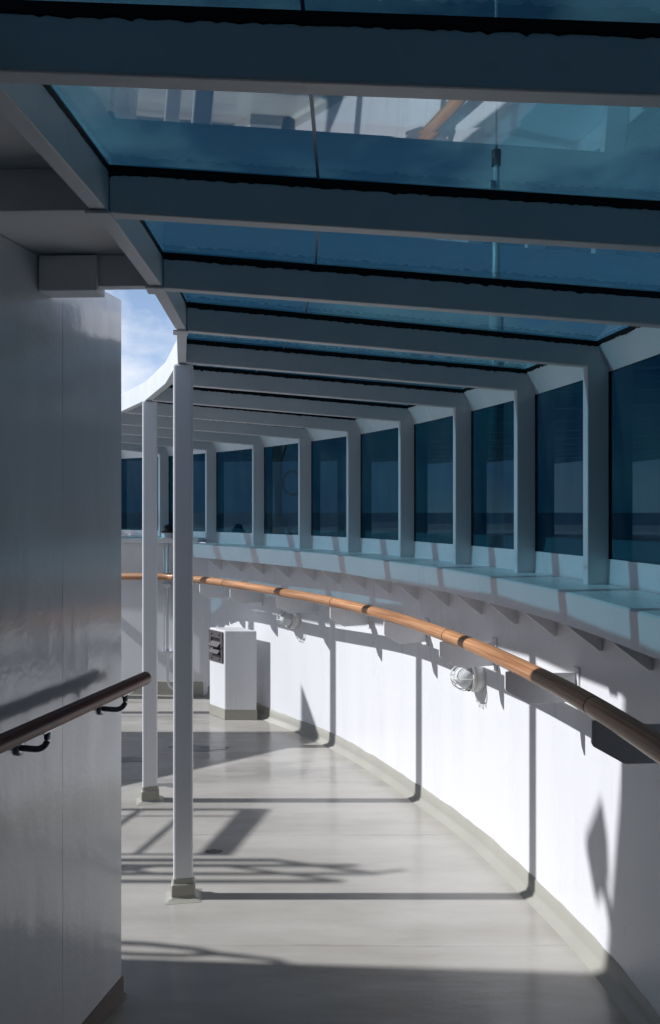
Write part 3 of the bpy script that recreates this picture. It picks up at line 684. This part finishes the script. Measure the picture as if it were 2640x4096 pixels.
# ------------------------------------------------------------------ outside poles
ap = thing('whip_antenna', 'tall pale antenna pole outside the glass with a black collar and thin rod above', 'antenna', (1.33, 6.0, 0))
bm = bmesh.new(); tube(bm, [(0, 0, 1.2), (0, 0, 3.35)], .058, 16, uv=False); link('sleeve', bm, M_frame, ap)
bm = bmesh.new(); tube(bm, [(0, 0, 3.35), (0, 0, 3.4), (0, 0, 4.42)], [.04, .034, .024], 14, uv=False); box(bm, -.055, -.02, -.03, .03, 4.0, 4.3, .006); link('lower_rod', bm, M_frame, ap)
bm = bmesh.new(); tube(bm, [(0, 0, 4.42), (0, 0, 4.54)], .038, 12, uv=False); link('collar', bm, M_rubber, ap)
bm = bmesh.new(); tube(bm, [(0, 0, 4.54), (0, 0, 8)], .011, 8, uv=False); link('rod', bm, M_frame, ap)
lp = thing('hose_post', 'dark post with a round ring bracket seen outside through the window', 'post', (-.55, 7.8, 0))
bm = bmesh.new(); tube(bm, [(0, 0, 1.2), (0, 0, 1.62), (0, 0, 1.64), (0, 0, 2.6)], [.075, .075, .052, .052], 14, uv=False); link('pole', bm, M_bracket, lp)
bm = bmesh.new(); tube(bm, [(.16 + .10 * math.cos(k * math.pi / 12), 0, 1.95 + .12 * math.sin(k * math.pi / 12)) for k in range(25)], .014, 8, cap=False, uv=False); tube(bm, [(0, 0, 1.95), (.08, 0, 1.95)], .02, 8, uv=False); link('ring', bm, M_rubber, lp)
bm = bmesh.new(); tube(bm, [(.05, -.03, 2.6), (.12, -.03, 2.4), (.05, -.03, 2.2), (.03, -.03, 1.9), (.05, -.03, 1.6), (.18, -.03, 1.36)], .013, 8, uv=False); link('cable', bm, M_rubber, lp)

# ------------------------------------------------------------------ structures out of frame on the sunny side (they cast the shadows)
X0 = -3.3; TE = math.tan(R(SUN_EL))
def zs(xeq, x0=X0): return (xeq - x0) * TE
# unseen tall block behind the house, raked end shaped to cast the foreground shadow
tb = bmesh.new()
ys = [(0, 2.80), (zs(-.7), 2.77), (zs(.99), 2.68), (zs(1.94), 2.57), (4.66, 2.55)]
prev = None
for z, y in ys:
    ring = [tb.verts.new(p) for p in ((X0 - 1.2, -6, z), (X0, -6, z), (X0, y, z), (X0 - 1.2, y, z))]
    if prev:
        for k in range(4): tb.faces.new([prev[k], prev[(k + 1) % 4], ring[(k + 1) % 4], ring[k]])
    prev = ring
tb.faces.new(prev); tb_o = link('shadow_block', tb, M_wall); tb_o['label'] = 'tall unseen white block behind the glossy deckhouse, shaped to cast the foreground shadow'; tb_o['category'] = 'deckhouse'
# unseen sloping plate, added to cast the triangular shadow on deck and bulwark
ss = bmesh.new()
scr = [(2.9, .0), (5.63, .0), (5.63, zs(.186)), (5.13, zs(.0735 + .0)), (4.51, zs(-1.25)), (2.9, .25)]
scr = [(3.35, 0), (5.63, 0), (5.63, zs(.22)), (4.51, zs(-1.25)), (3.35, .25)]
a = [ss.verts.new((X0 - .02, y, z)) for y, z in scr]; b = [ss.verts.new((X0, y, z)) for y, z in scr]; n_ = len(scr)
ss.faces.new(a); ss.faces.new(b[::-1])
for k in range(n_): ss.faces.new([a[k], a[(k + 1) % n_], b[(k + 1) % n_], b[k]])
o = link('shadow_screen', ss, M_wall); o['label'] = 'sloping unseen white plate on the open sunny side, added to cast the triangular shadow'; o['category'] = 'screen'
# railing frame with board
rf = thing('stair_railing', 'white tubular railing with a sloping board above the side steps', 'railing', (0, 0, 0))
def bar(y0, x0e, y1, x1e, r_, part, X=X0 - .3):
    bm = bmesh.new(); tube(bm, [(X, y0, zs(x0e, X)), (X, y1, zs(x1e, X))], r_, 10, uv=False); return link(part, bm, M_frame, rf)
X = X0 - .3
for y, top, r_ in ((4.16, -.36, .014), (4.07, -.40, .007), (3.615, -.50, .009), (3.50, .12, .016), (3.42, .20, .014), (3.35, .05, .016), (3.555, -.25, .018)):
    bm = bmesh.new(); tube(bm, [(X, y, 0), (X, y, zs(top, X))], r_, 10, uv=False); link('upright', bm, M_frame, rf)
bar(4.16, -.78, 3.62, -.93, .014, 'cross_bar'); bar(4.16, -1.05, 3.615, -1.22, .014, 'cross_bar')
bar(3.55, -.25, 3.42, .22, .015, 'brace'); bar(3.50, -.5, 3.35, .06, .012, 'brace'); bar(3.35, -1.3, 3.50, -.8, .014, 'brace'); bar(3.56, -1.2, 3.42, -.8, .012, 'brace'); bar(3.42, .18, 3.46, .34, .012, 'brace')
bm = bmesh.new(); hexa(bm, [(X, 3.60, zs(-.64, X)), (X + .02, 3.60, zs(-.64, X)), (X + .02, 4.17, zs(-.50, X)), (X, 4.17, zs(-.50, X)), (X, 3.60, zs(-.49, X)), (X + .02, 3.60, zs(-.49, X)), (X + .02, 4.17, zs(-.345, X)), (X, 4.17, zs(-.345, X))]); link('board', bm, M_frame, rf)
# rope loops hanging near the block
rpth = bmesh.new(); X = X0 - .1
tube(rpth, [(X, y, zs(x, X)) for y, x in ((2.88, -1.6), (2.885, -1.1), (2.88, -.9), (2.865, -.7), (2.83, -.5), (2.80, -.42), (2.78, -.3), (2.76, -.2), (2.70, -.1))], .014, 8, uv=False)
tube(rpth, [(X, y, zs(x, X)) for y, x in ((2.86, -1.15), (2.83, -.95), (2.80, -.75), (2.79, -.55), (2.80, -.42))], .012, 8, uv=False)
o = link('rope', rpth, M_brown); o['label'] = 'slack rope slung along the end of the tall block'; o['category'] = 'rope'
# unseen kite-shaped plate on an arm, added to cast the diamond shadow
fl = thing('kite_caster', 'unseen kite shaped plate on an arm, added to cast the diamond shadow on the bulwark', 'shadow caster')
bm = bmesh.new(); kp = [(2.71, zs(1.78)), (2.82, zs(1.53)), (2.745, zs(1.33)), (2.655, zs(1.50)), (2.665, zs(1.62))]
a = [bm.verts.new((X0 - .1, y, z)) for y, z in kp]; b = [bm.verts.new((X0 - .04, y, z)) for y, z in kp]
bm.faces.new(a); bm.faces.new(b[::-1])
for k in range(5): bm.faces.new([a[k], a[(k + 1) % 5], b[(k + 1) % 5], b[k]])
link('kite_plate', bm, M_frame, fl)
bm = bmesh.new(); tube(bm, [(X0 - .07, 2.70, zs(1.46)), (X0 - .07, 2.66, zs(1.36)), (X0 - .07, 2.60, zs(1.2))], .022, 10, uv=False); link('arm', bm, M_frame, fl)

bm = bmesh.new(); box(bm, -1.9, 1.4, -1.62, -1.56, 0, 2.45); o = link('shade_wall', bm, M_bracket); o['label'] = 'dark unseen wall added behind the viewpoint to keep light off the near passage'; o['category'] = 'wall'  # unseen dark wall, added to darken the near foreground

# ------------------------------------------------------------------ damp spots on the deck
M_puddle = paint('wet_deck', (.20, .20, .205), rough=.05, var=.2, peel=.02, rvar=.02)
M_rust = paint('rusty_damp', (.15, .125, .11), rough=.22, var=.3, peel=.05, rvar=.05)
def blob(cx, cy, rx, ry, seedv, mat, label):
    rg = random.Random(seedv); bm = bmesh.new(); n = 56
    ph = [(rg.uniform(0, 6.28), rg.uniform(.05, .22) / (k ** .6)) for k in range(1, 9)]
    ring = []; ring2 = []
    for i in range(n):
        a = 2 * math.pi * i / n; r = 1 + sum(am * math.sin((k + 2) * a + p) for k, (p, am) in enumerate(ph))
        ring.append(bm.verts.new((cx + rx * r * math.cos(a), cy + ry * r * math.sin(a), .0004))); ring2.append(bm.verts.new((cx + rx * r * math.cos(a) * .93, cy + ry * r * math.sin(a) * .93, .0022)))
    bm.faces.new(ring2)
    for i in range(n): bm.faces.new([ring[i], ring[(i + 1) % n], ring2[(i + 1) % n], ring2[i]])
    o = link('puddle', bm, mat); o['label'] = label; o['category'] = 'puddle'; o['group'] = 'damp spots on the deck'
blob(-.565, 3.645, .040, .022, 4, M_rust, 'small brown damp stain on the deck just beyond the nearer slim post')
blob(-.92, 5.24, .20, .07, 9, M_puddle, 'shallow wet puddle in the shade on the far deck before the ventilator box')
blob(-.98, 4.53, .10, .03, 12, M_puddle, 'thin wet patch between the two slim posts at the shadow edge')
blob(-1.35, 5.0, .13, .05, 15, M_puddle, 'wet patch beside the left house corner in the shade on the far deck')
